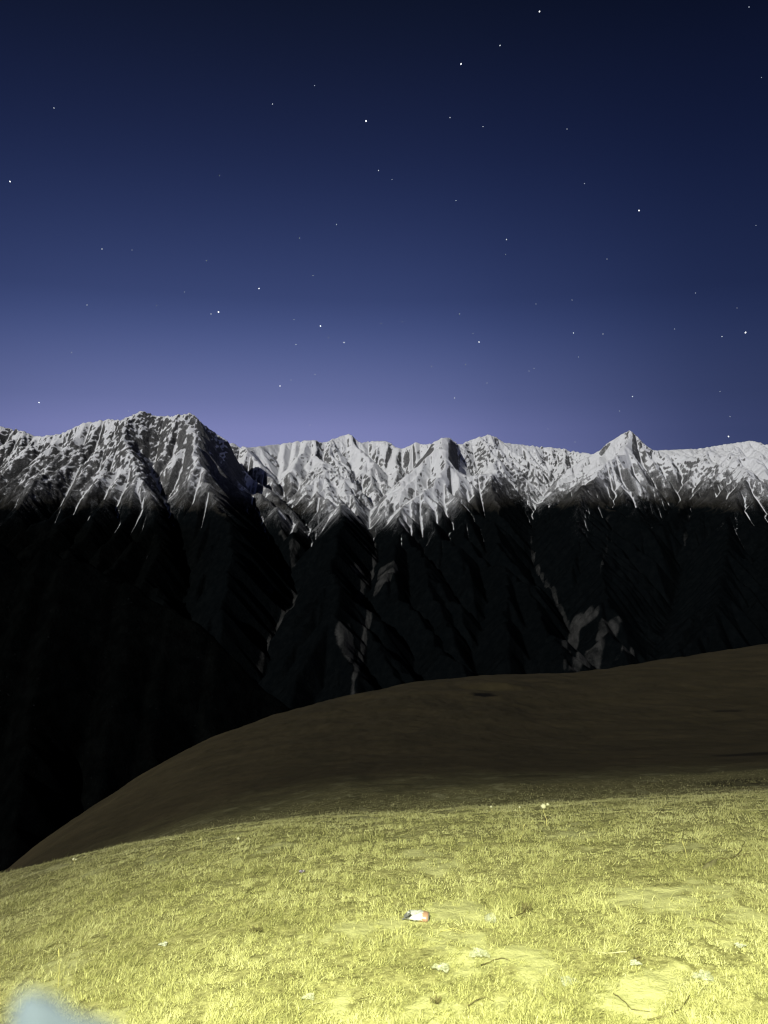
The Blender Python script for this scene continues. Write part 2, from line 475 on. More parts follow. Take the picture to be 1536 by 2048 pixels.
# bare landslip scars among the dark woods
SCARS = [
 [(1120,1305),(1140,1250),(1150,1232),(1185,1212),(1200,1218),(1196,1235),(1160,1262),(1135,1296)],
 [(1133,1345),(1140,1330),(1170,1305),(1205,1282),(1210,1290),(1165,1330),(1145,1345)],
 [(1192,1285),(1196,1250),(1220,1243),(1248,1243),(1240,1260),(1215,1268),(1200,1284)],
 [(1220,1325),(1240,1315),(1262,1293),(1272,1295),(1262,1312),(1235,1328)],
 [(725,1020),(745,1045),(752,1072),(745,1080),(735,1062),(727,1045)],
 [(720,1078),(735,1088),(738,1100),(732,1098)],
 [(757,1140),(775,1130),(795,1131),(795,1145),(775,1165),(755,1190),(745,1198),(750,1180)],
 [(700,1130),(735,1105),(720,1130),(730,1150),(712,1158)],
 [(668,1265),(680,1240),(700,1245),(710,1300),(705,1330),(690,1320)],
 [(578,1085),(602,1093),(590,1115),(592,1135),(585,1140),(580,1115)],
 [(555,1068),(575,1072),(578,1080),(565,1078)],
 [(533,1188),(537,1168),(546,1175),(540,1182)],
]
def build_mountains():
    h, A = build_heights()
    h = fit_skyline(h)
    x = np.linspace(GX0, GX1, NX) * K; y = np.linspace(GY0, GY1, NY) * K
    dx, dy = x[1] - x[0], y[1] - y[0]
    XX, YY = np.meshgrid(x, y)
    gy, gx = np.gradient(h, dy, dx)
    slope = np.hypot(gx, gy)
    curv = np.clip(blur(h, 6) - h, -10, 10)
    curv2 = np.clip(blur(h, 40) - h, -40, 40)
    nz = fbm(XX / 900, YY / 900, 4, 51)
    left = sstep(-1500, -2600, XX)
    zline = -110 + 80 * left + 150 * nz + 260 * fbm(XX / 1700, YY / 1700, 2, 57)
    def patch(px, py, d, rx, ry):
        cx, cy, _ = at(px, py, d * K)
        return np.exp(-((XX - cx) / (rx * K)) ** 2 - ((YY - cy) / (ry * K)) ** 2)
    zline = zline - 230 * patch(790, 1000, 7.6, 0.8, 1.2)          # the high snow basin
    zline = zline + 260 * patch(1030, 1000, 7.5, 0.42, 0.7) + 120 * patch(470, 980, 7.0, 0.5, 0.8) + 200 * patch(1470, 960, 7.5, 0.6, 0.7)
    zline = zline + 330 * patch(700, 1060, 6.3, 0.42, 0.75)       # wooded knob between the two valleys
    rocky = 0.95 + 0.33 * left + 0.25 * fbm(XX / 700, YY / 700, 3, 61)
    alp = (h > -150) & (YY > 5600) & (YY < 10200) & (np.abs(XX) < 0.5 * YY)
    s_lo, s_hi = np.percentile(slope[alp], [48, 93])
    rock = sstep(s_lo, s_hi, slope - 0.022 * curv + 0.10 * fbm(XX / 120, YY / 120, 3, 67))
    snow = 0.06 + sstep(-330, 380, h - zline + 24 * curv + 2.6 * curv2) - 0.10 * left - 0.92 * rocky * rock
    high = sstep(-330, 220, h - zline + 14 * curv) * (1 - 0.6 * rock) * (1 - 0.3 * left)
    spur = YY < 3600
    snow[spur] = 0; high[spur] = 0
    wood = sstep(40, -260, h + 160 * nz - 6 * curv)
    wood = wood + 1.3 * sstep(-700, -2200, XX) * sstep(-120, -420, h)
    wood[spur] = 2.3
    scar = np.zeros(h.shape, np.float32)
    for poly in SCARS:
        pts = [surface_at(h, a, b) for a, b in poly]
        pts = [p for p in pts if p]
        if len(pts) > 2:
            scar[in_poly(XX, YY, pts)] = 1
    scar = blur(scar, 4)
    scar *= 0.55 + 0.7 * np.clip(0.5 + fbm((XX + 0.8 * YY) / 60, (YY - 0.8 * XX) / 420, 3, 91), 0, 1)
    for line, a0, wid in ((VALLEYS[0][3:10], 0.8, 15), (VALLEYS[1][3:], 0.9, 17), (VALLEYS[3][3:], 0.62, 9), (VALLEYS[5][1:3], 0.5, 12), (VALLEYS[4][1:4], 0.45, 12)):
        pts = plan_line(line)
        for (xa, ya, _), (xb, yb, _) in zip(pts, pts[1:]):
            xa, ya, xb, yb = xa * K, ya * K, xb * K, yb * K
            t = np.clip(((XX - xa) * (xb - xa) + (YY - ya) * (yb - ya)) / ((xb - xa) ** 2 + (yb - ya) ** 2), 0, 1)
            d = np.hypot(XX - xa - t * (xb - xa), YY - ya - t * (yb - ya)) + 26 * fbm(XX / 130, YY / 130, 2, 95)
            scar = np.maximum(scar, a0 * sstep(wid * 1.7, wid * 0.2, d))
    # loose pale gravel down the gully beds
    scar = np.maximum(scar, 0.62 * sstep(13.2, 15.0, np.log(A)) * sstep(-900, -500, h) * sstep(300, 0, h))
    scar[spur] = 0
    mat = mountain_material()
    # the range splits along its two main valleys; the near wooded spur is a hill of its own
    v1 = np.array([(p[1], p[0]) for p in plan_line([VALLEYS[0][0]] + VALLEYS[0][1:])]); v1 = v1[np.argsort(v1[:, 0])]
    v3 = np.array([(p[1], p[0]) for p in plan_line(VALLEYS[3])]); v3 = v3[np.argsort(v3[:, 0])]
    x1 = np.interp(YY / K, v1[:, 0], v1[:, 1]) * K; x3 = np.interp(YY / K, v3[:, 0], v3[:, 1]) * K
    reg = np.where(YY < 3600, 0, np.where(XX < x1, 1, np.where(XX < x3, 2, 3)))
    freg = reg[:-1, :-1]
    idx = np.arange(NX * NY).reshape(NY, NX)
    quads = np.stack([idx[:-1, :-1], idx[:-1, 1:], idx[1:, 1:], idx[1:, :-1]], -1)
    names = [('forested_ridge', 'black wooded ridge falling from the left edge into the valley', 'ridge'),
             ('mountain', 'jagged rocky massif dusted with snow, the tallest, on the left', 'mountain'),
             ('mountain', 'row of white snow peaks at the centre above two wooded spurs', 'mountain'),
             ('mountain', 'snowy pyramid peak and long white crest on the right', 'mountain')]
    P = np.stack([XX, YY, h], -1).reshape(-1, 3)
    for r, (nm, lab, cat) in enumerate(names):
        q = quads[freg == r]
        used, inv = np.unique(q, return_inverse=True)
        me = mesh_from(nm, P[used], inv.reshape(-1, 4))
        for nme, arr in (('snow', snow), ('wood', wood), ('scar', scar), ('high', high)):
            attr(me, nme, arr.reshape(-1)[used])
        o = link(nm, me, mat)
        tag(o, lab, cat, kind='structure')
build_mountains()

# ---------------------------------------------------------------- meadow: lit near slope, hollow, dark spur
# the spur's skyline: (photo column, photo row, metres ahead)
SPUR = [(-900,2300,24),(-500,2010,27),(-250,1870,29),(0,1742,32),(60,1695,33),(130,1645,34),(200,1600,35),(300,1540,38),(400,1486,41),(500,1446,45),(600,1415,49),(700,1391,53),
        (800,1371,57),(900,1357,61),(1000,1350,65),(1080,1349,69),(1180,1342,73),(1300,1324,79),(1420,1306,86),(1536,1288,92),(1800,1250,105),(2300,1190,120)]
# where the near slope rolls out of sight
LIP = [(-900,1960),(-400,1850),(0,1748),(150,1712),(250,1690),(400,1664),(600,1640),(800,1628),(1000,1616),(1200,1606),(1400,1594),(1536,1586),(2300,1540)]
def row_tan(row, col):
    """Fall per metre ahead for a photo row."""
    v = -(row - 1024.0) / F_PX
    return -(math.sin(PITCH) + v * math.cos(PITCH)) / (math.cos(PITCH) - v * math.sin(PITCH))
_sp = np.array([(c, row_tan(r, c), y) for c, r, y in SPUR])
_lp = np.array([(c, row_tan(r, c)) for c, r in LIP])
T_Y = 12.0
def smooth_interp(x, xs, ys):
    """Piecewise cubic (Catmull-Rom) through the points."""
    m = np.gradient(ys, xs)
    i = np.clip(np.searchsorted(xs, x) - 1, 0, len(xs) - 2)
    hh = xs[i + 1] - xs[i]; t = np.clip((x - xs[i]) / hh, 0, 1)
    return ((2*t**3 - 3*t**2 + 1) * ys[i] + (t**3 - 2*t**2 + t) * hh * m[i] + (-2*t**3 + 3*t**2) * ys[i + 1] + (t**3 - t**2) * hh * m[i + 1])

def ground_z(x, y, relief=True):
    x = np.asarray(x, np.float64); y = np.asarray(y, np.float64)
    ys = np.maximum(y, 0.25 * np.abs(x) + 0.05)                     # bearing kept inside +-76 degrees
    col = np.clip(768 + F_PX * x / ys, -880, 2280)
    lip = smooth_interp(col, _lp[:, 0], _lp[:, 1])
    # near convex slope tangent to the lip's line of sight at 8.6 m
    yl = 8.6
    b = CAM_Z / yl ** 2
    a = lip - 2 * CAM_Z / yl
    yn = np.minimum(np.maximum(ys, 0), 14.0)
    z_near = -(a * yn + b * yn ** 2) - np.maximum(ys - 14.0, 0) * (a + 28 * b) * 0.6
    fade = sstep(0.0, 2.2, ys)
    z_near = z_near * fade + (1 - fade) * (0.10 * x - 0.05 * ys)
    t_c = smooth_interp(col, _sp[:, 0], _sp[:, 1]); y_c = smooth_interp(col, _sp[:, 0], _sp[:, 2])
    t_t = lip + np.interp(col, [0, 250, 450, 700, 1536], [0.022, 0.010, -0.012, -0.026, -0.030])
    u = np.clip((ys - T_Y) / (y_c - T_Y), 0, 1)
    t = t_c + (t_t - t_c) * (1 - u) ** 1.7
    t = t + (lip + 0.25 * (t_t - lip) - t) * sstep(13.0, 8.6, ys)
    z_far = CAM_Z - ys * t
    over = np.maximum(ys - y_c, 0)
    z_far = z_far - np.minimum(over, 40) ** 2 * 0.009 - np.maximum(over - 40, 0) * 0.72
    w = sstep(7.8, 12.5, ys)
    z = z_near * (1 - w) + z_far * w
    # behind the camera the mountainside climbs
    back = np.maximum(-y, 0)
    z = z + np.where(back > 0, 0.12 * back + np.minimum(np.maximum(back - 6, 0), 60) ** 2 * 0.003 + np.maximum(back - 66, 0) * 0.36, 0)
    if relief:
        d = np.hypot(x, y)
        near = np.clip(d / 6.0, 0.5, 1.0)
        z = z + 0.035 * fbm(x / 0.9, y / 0.9, 3, 71) * near + 0.012 * fbm(x / 0.16, y / 0.16, 2, 79) * sstep(16, 9, d)
        far = sstep(12, 40, d)
        z = z + far * (0.16 * fbm(x / 4.5, y / 6.5, 4, 83) + 0.035 * fbm(x / 0.9, y / 1.6, 3, 87))
        # a hollow with a bare lip near the top of the spur
        hx, hy = at(968, 1390, 50.0)[:2]
        q = np.hypot((x - hx) / 1.9, (y - hy) / 1.5)
        z = z - 0.45 * np.exp(-q ** 2)
        q2 = np.hypot((x - hx - 1.6) / 1.5, (y - hy - 2.0) / 0.9)
        z = z + 0.22 * np.exp(-q2 ** 2)
    return z

def ground_at(px, py):
    """Plan point where the photo's direction (px, py) meets the meadow."""
    ys = np.arange(1.2, 130, 0.02)
    X, Yv, Z = at(px, py, ys)
    zz = ground_z(X, ys)
    k = np.argmax(zz >= Z)
    return float(X[k]), float(ys[k]), float(zz[k])

BARE_AT = []
for _px, _py, _rx, _ry, _w in ((1270, 1985, .24, .16, .75), (1060, 1915, .17, .17, .7), (1000, 2030, .3, .12, .6), (740, 2000, .2, .12, .35), (1380, 1780, .3, .2, .3), (930, 1815, .2, .15, .3)):
    _q = ground_at(_px, _py); BARE_AT.append((_q[0], _q[1], _rx, _ry, _w))

def bare(x, y):
    """Share of bare sandy earth, 0..1."""
    n = fbm(x / 0.55, y / 0.8, 4, 101) + 0.35 * fbm(x / 0.12, y / 0.12, 2, 107)
    # trodden sandy patches
    for cx, cy, rx, ry, w in BARE_AT:
        n = n + w * np.exp(-((x - cx) / rx) ** 2 - ((y - cy) / ry) ** 2)
    return sstep(0.0, 0.75, n)

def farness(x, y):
    """0 on the pale turf nearby, 1 on the brown slope beyond; carries the lamplight fade too."""
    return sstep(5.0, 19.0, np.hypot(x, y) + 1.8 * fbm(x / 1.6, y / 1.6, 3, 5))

def meadow_material():
    m = Mat('meadow_earth', 0.95, 0.05)
    v = m.coord()
    dry = m.attr('bare'); far = m.attr('far')
    n1 = m.noise(v, 9.0, 6, 0.65); n2 = m.noise(v, 60.0, 4, 0.7); n3 = m.noise(v, 0.35, 5, 0.6)
    n5 = m.noise(v, 38.0, 5, 0.7)
    turf = m.mix(m.rng(m.math('ADD', m.math('MULTIPLY', n1, 0.4), m.math('MULTIPLY', n5, 0.6)), 0.36, 0.64), (0.14, 0.13, 0.05, 1), (0.42, 0.395, 0.18, 1))
    sand = m.mix(n2, (0.40, 0.385, 0.18, 1), (0.53, 0.51, 0.26, 1))
    c = m.mix(m.rng(m.math('ADD', dry, m.math('MULTIPLY', m.math('SUBTRACT', n1, 0.5), 0.7)), 0.25, 0.75), turf, sand)
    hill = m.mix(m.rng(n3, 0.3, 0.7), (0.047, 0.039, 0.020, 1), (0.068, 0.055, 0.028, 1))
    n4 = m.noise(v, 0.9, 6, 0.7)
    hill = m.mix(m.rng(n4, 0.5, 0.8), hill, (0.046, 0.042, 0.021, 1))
    c = m.mix(far, c, hill)  # brown slope, blended in early so the colour carries the lamplight fade
    c = m.mix(m.attr('dark_patch'), c, (0.008, 0.007, 0.005, 1))
    m.base(c)
    b1 = m.bump(m.noise(v, 24.0, 4, 0.6), 0.02, 0.4)
    m.normal(m.bump(m.noise(v, 2.2, 6, 0.7), 0.12, 0.25, b1))
    return m.m

def build_meadow():
    th = np.concatenate([np.linspace(-180, -50, 60)[:-1], np.linspace(-50, -32, 60)[:-1], np.linspace(-32, 32, 900), np.linspace(32, 50, 60)[1:], np.linspace(50, 180, 60)[1:-1]])
    th = np.radians(th)
    r = np.concatenate([[0.02], np.geomspace(0.3, 2.2, 40)[:-1], np.geomspace(2.2, 12, 360)[:-1], np.geomspace(12, 150, 380)[:-1], np.geomspace(150, 700, 40)])
    R, T = np.meshgrid(r, th, indexing='ij')
    X, Y = R * np.sin(T), R * np.cos(T)
    Z = ground_z(X, Y)
    nr, nt = R.shape
    idx = np.arange(nr * nt).reshape(nr, nt)
    nx = np.roll(idx, -1, axis=1)
    quads = np.stack([idx[:-1], nx[:-1], nx[1:], idx[1:]], -1).reshape(-1, 4)[:, ::-1]
    me = mesh_from('meadow', np.stack([X, Y, Z], -1).reshape(-1, 3), quads)
    attr(me, 'bare', bare(X, Y)); attr(me, 'far', farness(X, Y))
    dark_patch = np.zeros(X.shape)                                       # near-black patches at a few spots on the spur
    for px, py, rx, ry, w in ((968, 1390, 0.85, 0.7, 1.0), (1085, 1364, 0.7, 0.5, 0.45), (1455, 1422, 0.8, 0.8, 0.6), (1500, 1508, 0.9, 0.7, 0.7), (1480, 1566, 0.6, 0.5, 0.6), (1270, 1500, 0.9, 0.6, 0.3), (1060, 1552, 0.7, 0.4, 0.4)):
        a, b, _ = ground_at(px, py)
        dark_patch = np.maximum(dark_patch, w * sstep(1.25, 0.55, np.hypot((X - a) / rx, (Y - b) / ry) + 0.35 * fbm(X / 0.5, Y / 0.5, 3, 33)))
    attr(me, 'dark_patch', dark_patch)
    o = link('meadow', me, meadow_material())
    tag(o, 'dry grassy hillside, lamplit in front and rising to a dark brown spur', 'meadow', kind='structure')
build_meadow()

def build_back_slope():
    x = np.linspace(-9000, 6000, 60); y = np.linspace(-5000, -300, 40)
    X, Y = np.meshgrid(x, y)
    Z = 96 + 0.40 * (-Y - 300) - 0.00005 * (Y + 300) ** 2 + 160 * fbm(X / 1500, Y / 1500, 3, 9) * sstep(-300, -1200, Y)
    Z = Z + sstep(-1200, -4500, X) * 500
    idx = np.arange(X.size).reshape(X.shape)
    quads = np.stack([idx[:-1, :-1], idx[:-1, 1:], idx[1:, 1:], idx[1:, :-1]], -1).reshape(-1, 4)
    me = mesh_from('hillside', np.stack([X, Y, Z], -1).reshape(-1, 3), quads)
    m = Mat('hillside_grass', 0.95, 0.05)
    m.base(m.mix(m.noise(m.coord(), 0.01, 5), (0.06, 0.05, 0.03, 1), (0.12, 0.10, 0.06, 1)))
    tag(link('hillside', me, m.m), 'mountainside climbing behind the meadow', 'hillside', kind='structure')
build_back_slope()

# the camp's work lamp, on a mast behind and left of the photographer
def build_lamp():
    d = bpy.data.lights.new('camp_lamp', 'SPOT')
    d.energy = LAMP_W; d.color = (0.94, 1.0, 0.60)
    d.spot_size = math.radians(50); d.spot_blend = 1.0; d.shadow_soft_size = 0.05
    o = bpy.data.objects.new('camp_lamp', d)
    o.location = LAMP_AT
    aim = Vector((0.9, 2.2, -0.2)) - Vector(LAMP_AT)
    o.rotation_euler = aim.to_track_quat('-Z', 'Y').to_euler()
    o.scale = (1.9, 1.0, 1.0)                         # a wide flat beam
    COL.objects.link(o)
LAMP_AT = (-0.5, -1.1, 3.5); LAMP_W = 4250.0
build_lamp()

# ---------------------------------------------------------------- small things on the meadow
def tube(path, radii, sides=7, cap=True):
    """Tapered tube along a list of points; verts, faces (quads)."""
    path = [Vector(p) for p in path]
    V, F = [], []
    up = Vector((0.13, 0.21, 1.0)).normalized()
    for i, p in enumerate(path):
        t = (path[min(i + 1, len(path) - 1)] - path[max(i - 1, 0)]).normalized()
        a = t.cross(up)
        if a.length < 1e-4: a = t.cross(Vector((1, 0, 0)))
        a.normalize(); b = t.cross(a)
        for k in range(sides):
            w = 2 * math.pi * k / sides
            V.append(p + (a * math.cos(w) + b * math.sin(w)) * radii[i])
    for i in range(len(path) - 1):
        for k in range(sides):
            F.append((i * sides + k, i * sides + (k + 1) % sides, (i + 1) * sides + (k + 1) % sides, (i + 1) * sides + k))
    if cap:
        for i0, p in ((0, path[0]), ((len(path) - 1) * sides, path[-1])):
            c = len(V); V.append(p)
            for k in range(sides):
                F.append((i0 + k, i0 + (k + 1) % sides, c, c))
    return V, F

def mesh_py(name, V, F, smooth=True):
    me = bpy.data.meshes.new(name)
    me.from_pydata([tuple(v) for v in V], [], [tuple(dict.fromkeys(f)) for f in F])
    for p in me.polygons: p.use_smooth = smooth
    me.validate(); me.update()
    return me

def join_geo(*geos):
    V, F = [], []
    for v, f in geos:
        o = len(V); V += list(v); F += [tuple(i + o for i in q) for q in f]
    return V, F

def plain(name, a, b, scale=120.0, rough=0.8, spec=0.2, bump=0.0):
    m = Mat(name, rough, spec)
    n = m.noise(m.coord(), scale, 5, 0.65)
    m.base(m.mix(n, a, b))
    if bump: m.normal(m.bump(n, bump, 0.6))
    return m.m

def empty_at(name, loc):
    o = bpy.data.objects.new(name, None)
    o.location = loc; o.empty_display_size = 0.05
    COL.objects.link(o)
    return o

BARK = plain('dead_wood', (0.075, 0.065, 0.028, 1), (0.19, 0.165, 0.07, 1))
PALE = plain('bleached_wood', (0.34, 0.32, 0.17, 1), (0.52, 0.49, 0.28, 1))
STRAW = plain('straw', (0.42, 0.38, 0.13, 1), (0.58, 0.53, 0.22, 1))

def ground_path(pts, lift):
    """Points given as photo directions, laid on the meadow."""
    out = []
    for (px, py), l in zip(pts, lift):
        x, y, z = ground_at(px, py)
        out.append(Vector((x, y, z + l)))
    return out

def densify(path, n, wob, seed):
    r = random.Random(seed)
    out = []
    for i in range(len(path) - 1):
        for k in range(n):
            t = k / n
            out.append(path[i].lerp(path[i + 1], t) + Vector((r.uniform(-wob, wob), r.uniform(-wob, wob), r.uniform(-wob, wob) * 0.5)))
    out.append(path[-1])
    return out

def twig(label, pts, rad, mat, lift=None, forks=(), seed=1, group='twigs lying in the grass'):
    rad *= 0.8
    lift = lift or [rad * 0.9 + 0.004] * len(pts)
    P = densify(ground_path(pts, lift), 4, rad * 0.8, seed)
    root = P[0].copy()
    n = len(P)
    g = [tube([p - root for p in P], [rad * (1 - 0.65 * i / (n - 1)) for i in range(n)])]
    rr = random.Random(seed + 50)
    for at_i, dx, dy, dz in forks:
        a = P[int(at_i * (n - 1))]
        e = a + Vector((dx, dy, dz))
        q = densify([a, e], 4, rad * 0.5, rr.randint(0, 999))
        g.append(tube([p - root for p in q], [rad * (0.6 - 0.4 * i / (len(q) - 1)) for i in range(len(q))]))
    o = link('twig', mesh_py('twig', *join_geo(*g)), mat)
    o.location = root
    return tag(o, label, 'twig', group)

def build_twigs():
    twig('straight bleached forked stick lying level at the edge of the sandy patch', [(1252, 1911), (1212, 1911), (1176, 1906)], 0.0042, PALE, forks=[(0.6, -0.06, -0.02, 0.004), (0.75, -0.03, 0.025, 0.006)], seed=2)
    twig('thick dark curved stick rising at its right end, near the bottom edge', [(1296, 2042), (1335, 2036), (1362, 2026), (1379, 2008)], 0.0042, BARK, lift=[.004, .005, .008, .02], seed=3)
    twig('thin dark stem bent twice across the bright sandy patch', [(1226, 1990), (1246, 2008), (1262, 2022), (1300, 2027)], 0.0026, BARK, forks=[(0.5, -0.01, -0.06, 0.0)], seed=4)
    twig('long dark twig slanting down to the right near the right edge', [(1384, 1842), (1418, 1845), (1456, 1862)], 0.0040, BARK, seed=5)
    twig('small dark twig with spread prongs lying left of centre', [(578, 1955), (592, 1962), (609, 1957)], 0.0030, BARK, forks=[(0.4, 0.0, -0.03, 0.0), (0.5, 0.03, 0.02, 0.01), (0.3, -0.03, 0.02, 0.01)], seed=6)
    twig('pale slanting stick by the bottom edge, left of centre', [(600, 2034), (622, 2018), (646, 2008)], 0.0034, PALE, seed=7)
    twig('pale thin straight straw lying alone in the left grass', [(336, 1974), (358, 1969), (384, 1969)], 0.0028, PALE, seed=8)
    twig('arched dark stem near the bottom edge, right of the clear plastic', [(934, 2019), (952, 2006), (972, 2000), (988, 2006)], 0.0026, BARK, lift=[.004, .012, .014, .004], seed=9)
    twig('short dark hooked stem on bare earth beside the sandy patch', [(1084, 1993), (1092, 2006), (1108, 2016)], 0.0026, BARK, seed=10)
    twig('knobbly dark twig under the round sheet of clear plastic', [(962, 1936), (985, 1929), (1003, 1922), (1021, 1926)], 0.0032, BARK, seed=11)
    twig('short dark twig cut off by the bottom edge', [(1117, 2038), (1130, 2043), (1152, 2049)], 0.0036, BARK, seed=12)
    twig('dark stick below the big dark tuft', [(1020, 1842), (1046, 1830), (1068, 1822)], 0.0034, BARK, forks=[(0.5, 0.02, 0.05, 0.012)], seed=13)
    twig('crooked dark twig with a kinked end on the upper right slope', [(1402, 1733), (1440, 1722), (1466, 1720), (1483, 1706), (1490, 1692)], 0.0050, BARK, lift=[.006, .012, .01, .02, .035], forks=[(0.6, 0.09, -0.02, 0.02)], seed=14)
    twig('dark slender stem at the foot of the pale grass below the litter', [(640, 1940), (672, 1934), (700, 1941)], 0.0024, BARK, seed=15)
    twig('pale curved straw lying on the far left slope', [(880, 1868), (905, 1862), (930, 1868)], 0.0024, STRAW, seed=16)['label'] = 'pale curved straw lying just right of the crushed can'
    # a slab of loose bark
    x, y, z = ground_at(1418, 1736)
    V, F = [], []
    for i in range(9):
        t = i / 8; w = 0.024 * math.sin(math.pi * (0.12 + 0.8 * t))
        for j in range(5):
            s = j / 4 * 2 - 1
            V.append(Vector(((t - 0.5) * 0.15 + 0.004 * math.sin(9 * t), s * w + 0.02 * (t - 0.5), 0.028 * (1 - s * s) + 0.004 * math.sin(14 * t + j))))
    n = len(V)
    V += [v - Vector((0, 0, 0.006)) for v in V]
    for i in range(8):
        for j in range(4):
            a = i * 5 + j
            F += [(a, a + 1, a + 6, a + 5), (a + n, a + 5 + n, a + 6 + n, a + 1 + n)]
    for i in range(8):
        for j0 in (0, 4):
            a = i * 5 + j0; F.append((a, a + 5, a + 5 + n, a + n))
    o = link('bark_slab', mesh_py('bark_slab', V, F), plain('grey_bark', (0.10, 0.09, 0.05, 1), (0.26, 0.24, 0.12, 1), 60, bump=0.004))
    o.location = (x, y, z + 0.002); o.rotation_euler = (0.1, 0, 0.55)
    tag(o, 'curled dark-edged slab of bark on the upper right grass', 'bark')
build_twigs()

def build_can():
    x, y, z = ground_at(838, 1843)
    root = empty_at('drink_can', (x, y, z + 0.022))
    root.rotation_euler = (0.12, 0.05, math.radians(-9))
    tag(root, 'crushed white and red drink can torn open at one end, lying in the grass', 'can')
    R, Ln = 0.027, 0.090
    ns, nl = 40, 26
    V, F = [], []
    for i in range(nl + 1):
        t = i / nl; xx = (t - 0.5) * Ln
        for k in range(ns):
            w = 2 * math.pi * k / ns
            r = R
            if t > 0.93: r *= 1 - 2.2 * (t - 0.93)
            cyy, czz = r * math.cos(w), r * math.sin(w)
            # crushed: flattened, waisted and creased towards the torn end
            sq = 0.72 - 0.34 * max(0.0, 1 - t / 0.55) ** 1.4
            czz *= sq
            cyy *= 1.05 + 0.16 * (1 - t)
            crease = 0.0035 * math.sin(5 * w + 9 * t) * math.exp(-((t - 0.42) / 0.2) ** 2) - 0.007 * math.exp(-((t - 0.40) / 0.07) ** 2) * (0.6 + 0.4 * math.sin(w))
            k2 = 1 + crease / R
            edge = (0.012 * math.sin(3 * w + 1) + 0.007 * math.sin(7 * w)) * max(0, 1 - t / 0.2) ** 2
            V.append((xx + edge, cyy * k2, czz * k2 + 0.004 * math.sin(2.2 * t + 0.5)))
    for i in range(nl):
        for k in range(ns):
            F.append((i * ns + k, i * ns + (k + 1) % ns, (i + 1) * ns + (k + 1) % ns, (i + 1) * ns + k))
    m = Mat('printed_tin', 0.35, 0.5)
    co = m.coord()
    sep = m.n('ShaderNodeSeparateXYZ'); m.l(co, sep.inputs[0])
    nz = m.noise(co, 45, 3, 0.5, 1.2)
    red = m.math('MULTIPLY', m.rng(m.math('ADD', sep.outputs['X'], m.math('MULTIPLY', nz, 0.03)), 0.030, 0.033), m.rng(m.math('ADD', sep.outputs['X'], 0.0), 0.050, 0.047))
    band = m.math('MULTIPLY', m.rng(m.math('ADD', sep.outputs['Z'], m.math('MULTIPLY', nz, 0.012)), 0.004, 0.0015), m.rng(sep.outputs['X'], -0.008, -0.004))
    c = m.mix(nz, (0.55, 0.55, 0.54, 1), (0.74, 0.74, 0.73, 1))
    c = m.mix(band, c, m.mix(m.rng(nz, 0.45, 0.55), (0.66, 0.26, 0.13, 1), (0.70, 0.46, 0.12, 1)))
    c = m.mix(red, c, (0.46, 0.27, 0.20, 1))
    m.base(c); m.p.inputs['Metallic'].default_value = 0.25
    body = link('can_body', mesh_py('can_body', V, F), m.m, root)
    tin = Mat('bare_tin', 0.3, 0.5); tin.p.inputs['Metallic'].default_value = 0.8
    tin.base(tin.mix(tin.noise(tin.coord(), 80, 3), (0.45, 0.45, 0.44, 1), (0.72, 0.72, 0.70, 1)))
    # domed bottom with its rim
    V, F = [], []
    prof = [(0.026, 0.0), (0.0245, 0.004), (0.022, 0.004), (0.020, 0.001), (0.010, -0.004), (0.0, -0.006)]
    for r, dxx in prof:
        for k in range(ns):
            w = 2 * math.pi * k / ns
            V.append((Ln / 2 + dxx, 1.05 * r * math.cos(w), 0.72 * r * math.sin(w)))
    for i in range(len(prof) - 1):
        for k in range(ns):
            F.append((i * ns + k, i * ns + (k + 1) % ns, (i + 1) * ns + (k + 1) % ns, (i + 1) * ns + k))
    link('can_bottom', mesh_py('can_bottom', V, F), tin.m, root)
    # torn lid folded up and out at the open end
    V, F = [], []
    for i in range(7):
        for k in range(24):
            w = 2 * math.pi * k / 24; r = 0.027 * i / 6
            px_, py_ = r * math.cos(w), r * math.sin(w)
            V.append((-Ln / 2 - 0.012 + 0.55 * px_ - 0.004 * math.sin(3 * w) * i / 6, py_, 0.004 + 0.62 * px_ + 0.003 * math.sin(2 * w + i)))
    for i in range(6):
        for k in range(24):
            F.append((i * 24 + k, i * 24 + (k + 1) % 24, (i + 1) * 24 + (k + 1) % 24, (i + 1) * 24 + k))
    lid = link('can_lid', mesh_py('can_lid', V, F), tin.m, root)
    # ragged strip of wall peeled back
    V, F = [], []
    for i in range(8):
        t = i / 7
        for j in range(3):
            V.append((-Ln / 2 - 0.034 * t, -0.020 + 0.010 * j * (1 - 0.6 * t), -0.008 + 0.004 * math.sin(5 * t) - 0.004 * t + 0.001 * j))
    for i in range(7):
        for j in range(2):
            a = i * 3 + j; F.append((a, a + 1, a + 4, a + 3))
    link('torn_strip', mesh_py('torn_strip', V, F), tin.m, root)
build_can()

def film_material(name, col, alpha, rough=0.12):
    m = Mat(name, rough, 0.5)
    n = m.noise(m.coord(), 70, 4, 0.6, 0.8)
    m.base(m.mix(m.rng(n, 0.4, 0.75), col, (0.66, 0.67, 0.58, 1)))
    m.val(m.p.inputs['Alpha'], m.rng(n, 0.3, 0.75, alpha * 0.4, min(1.0, alpha * 1.7)))
    m.normal(m.bump(n, 0.004, 0.8))
    return m.m
FILM = film_material('clear_film', (0.60, 0.61, 0.46, 1), 0.26)
WHITE = film_material('white_film', (0.62, 0.63, 0.52, 1), 0.5, 0.3)
DARKF = film_material('purple_film', (0.20, 0.14, 0.28, 1), 1.0, 0.25)

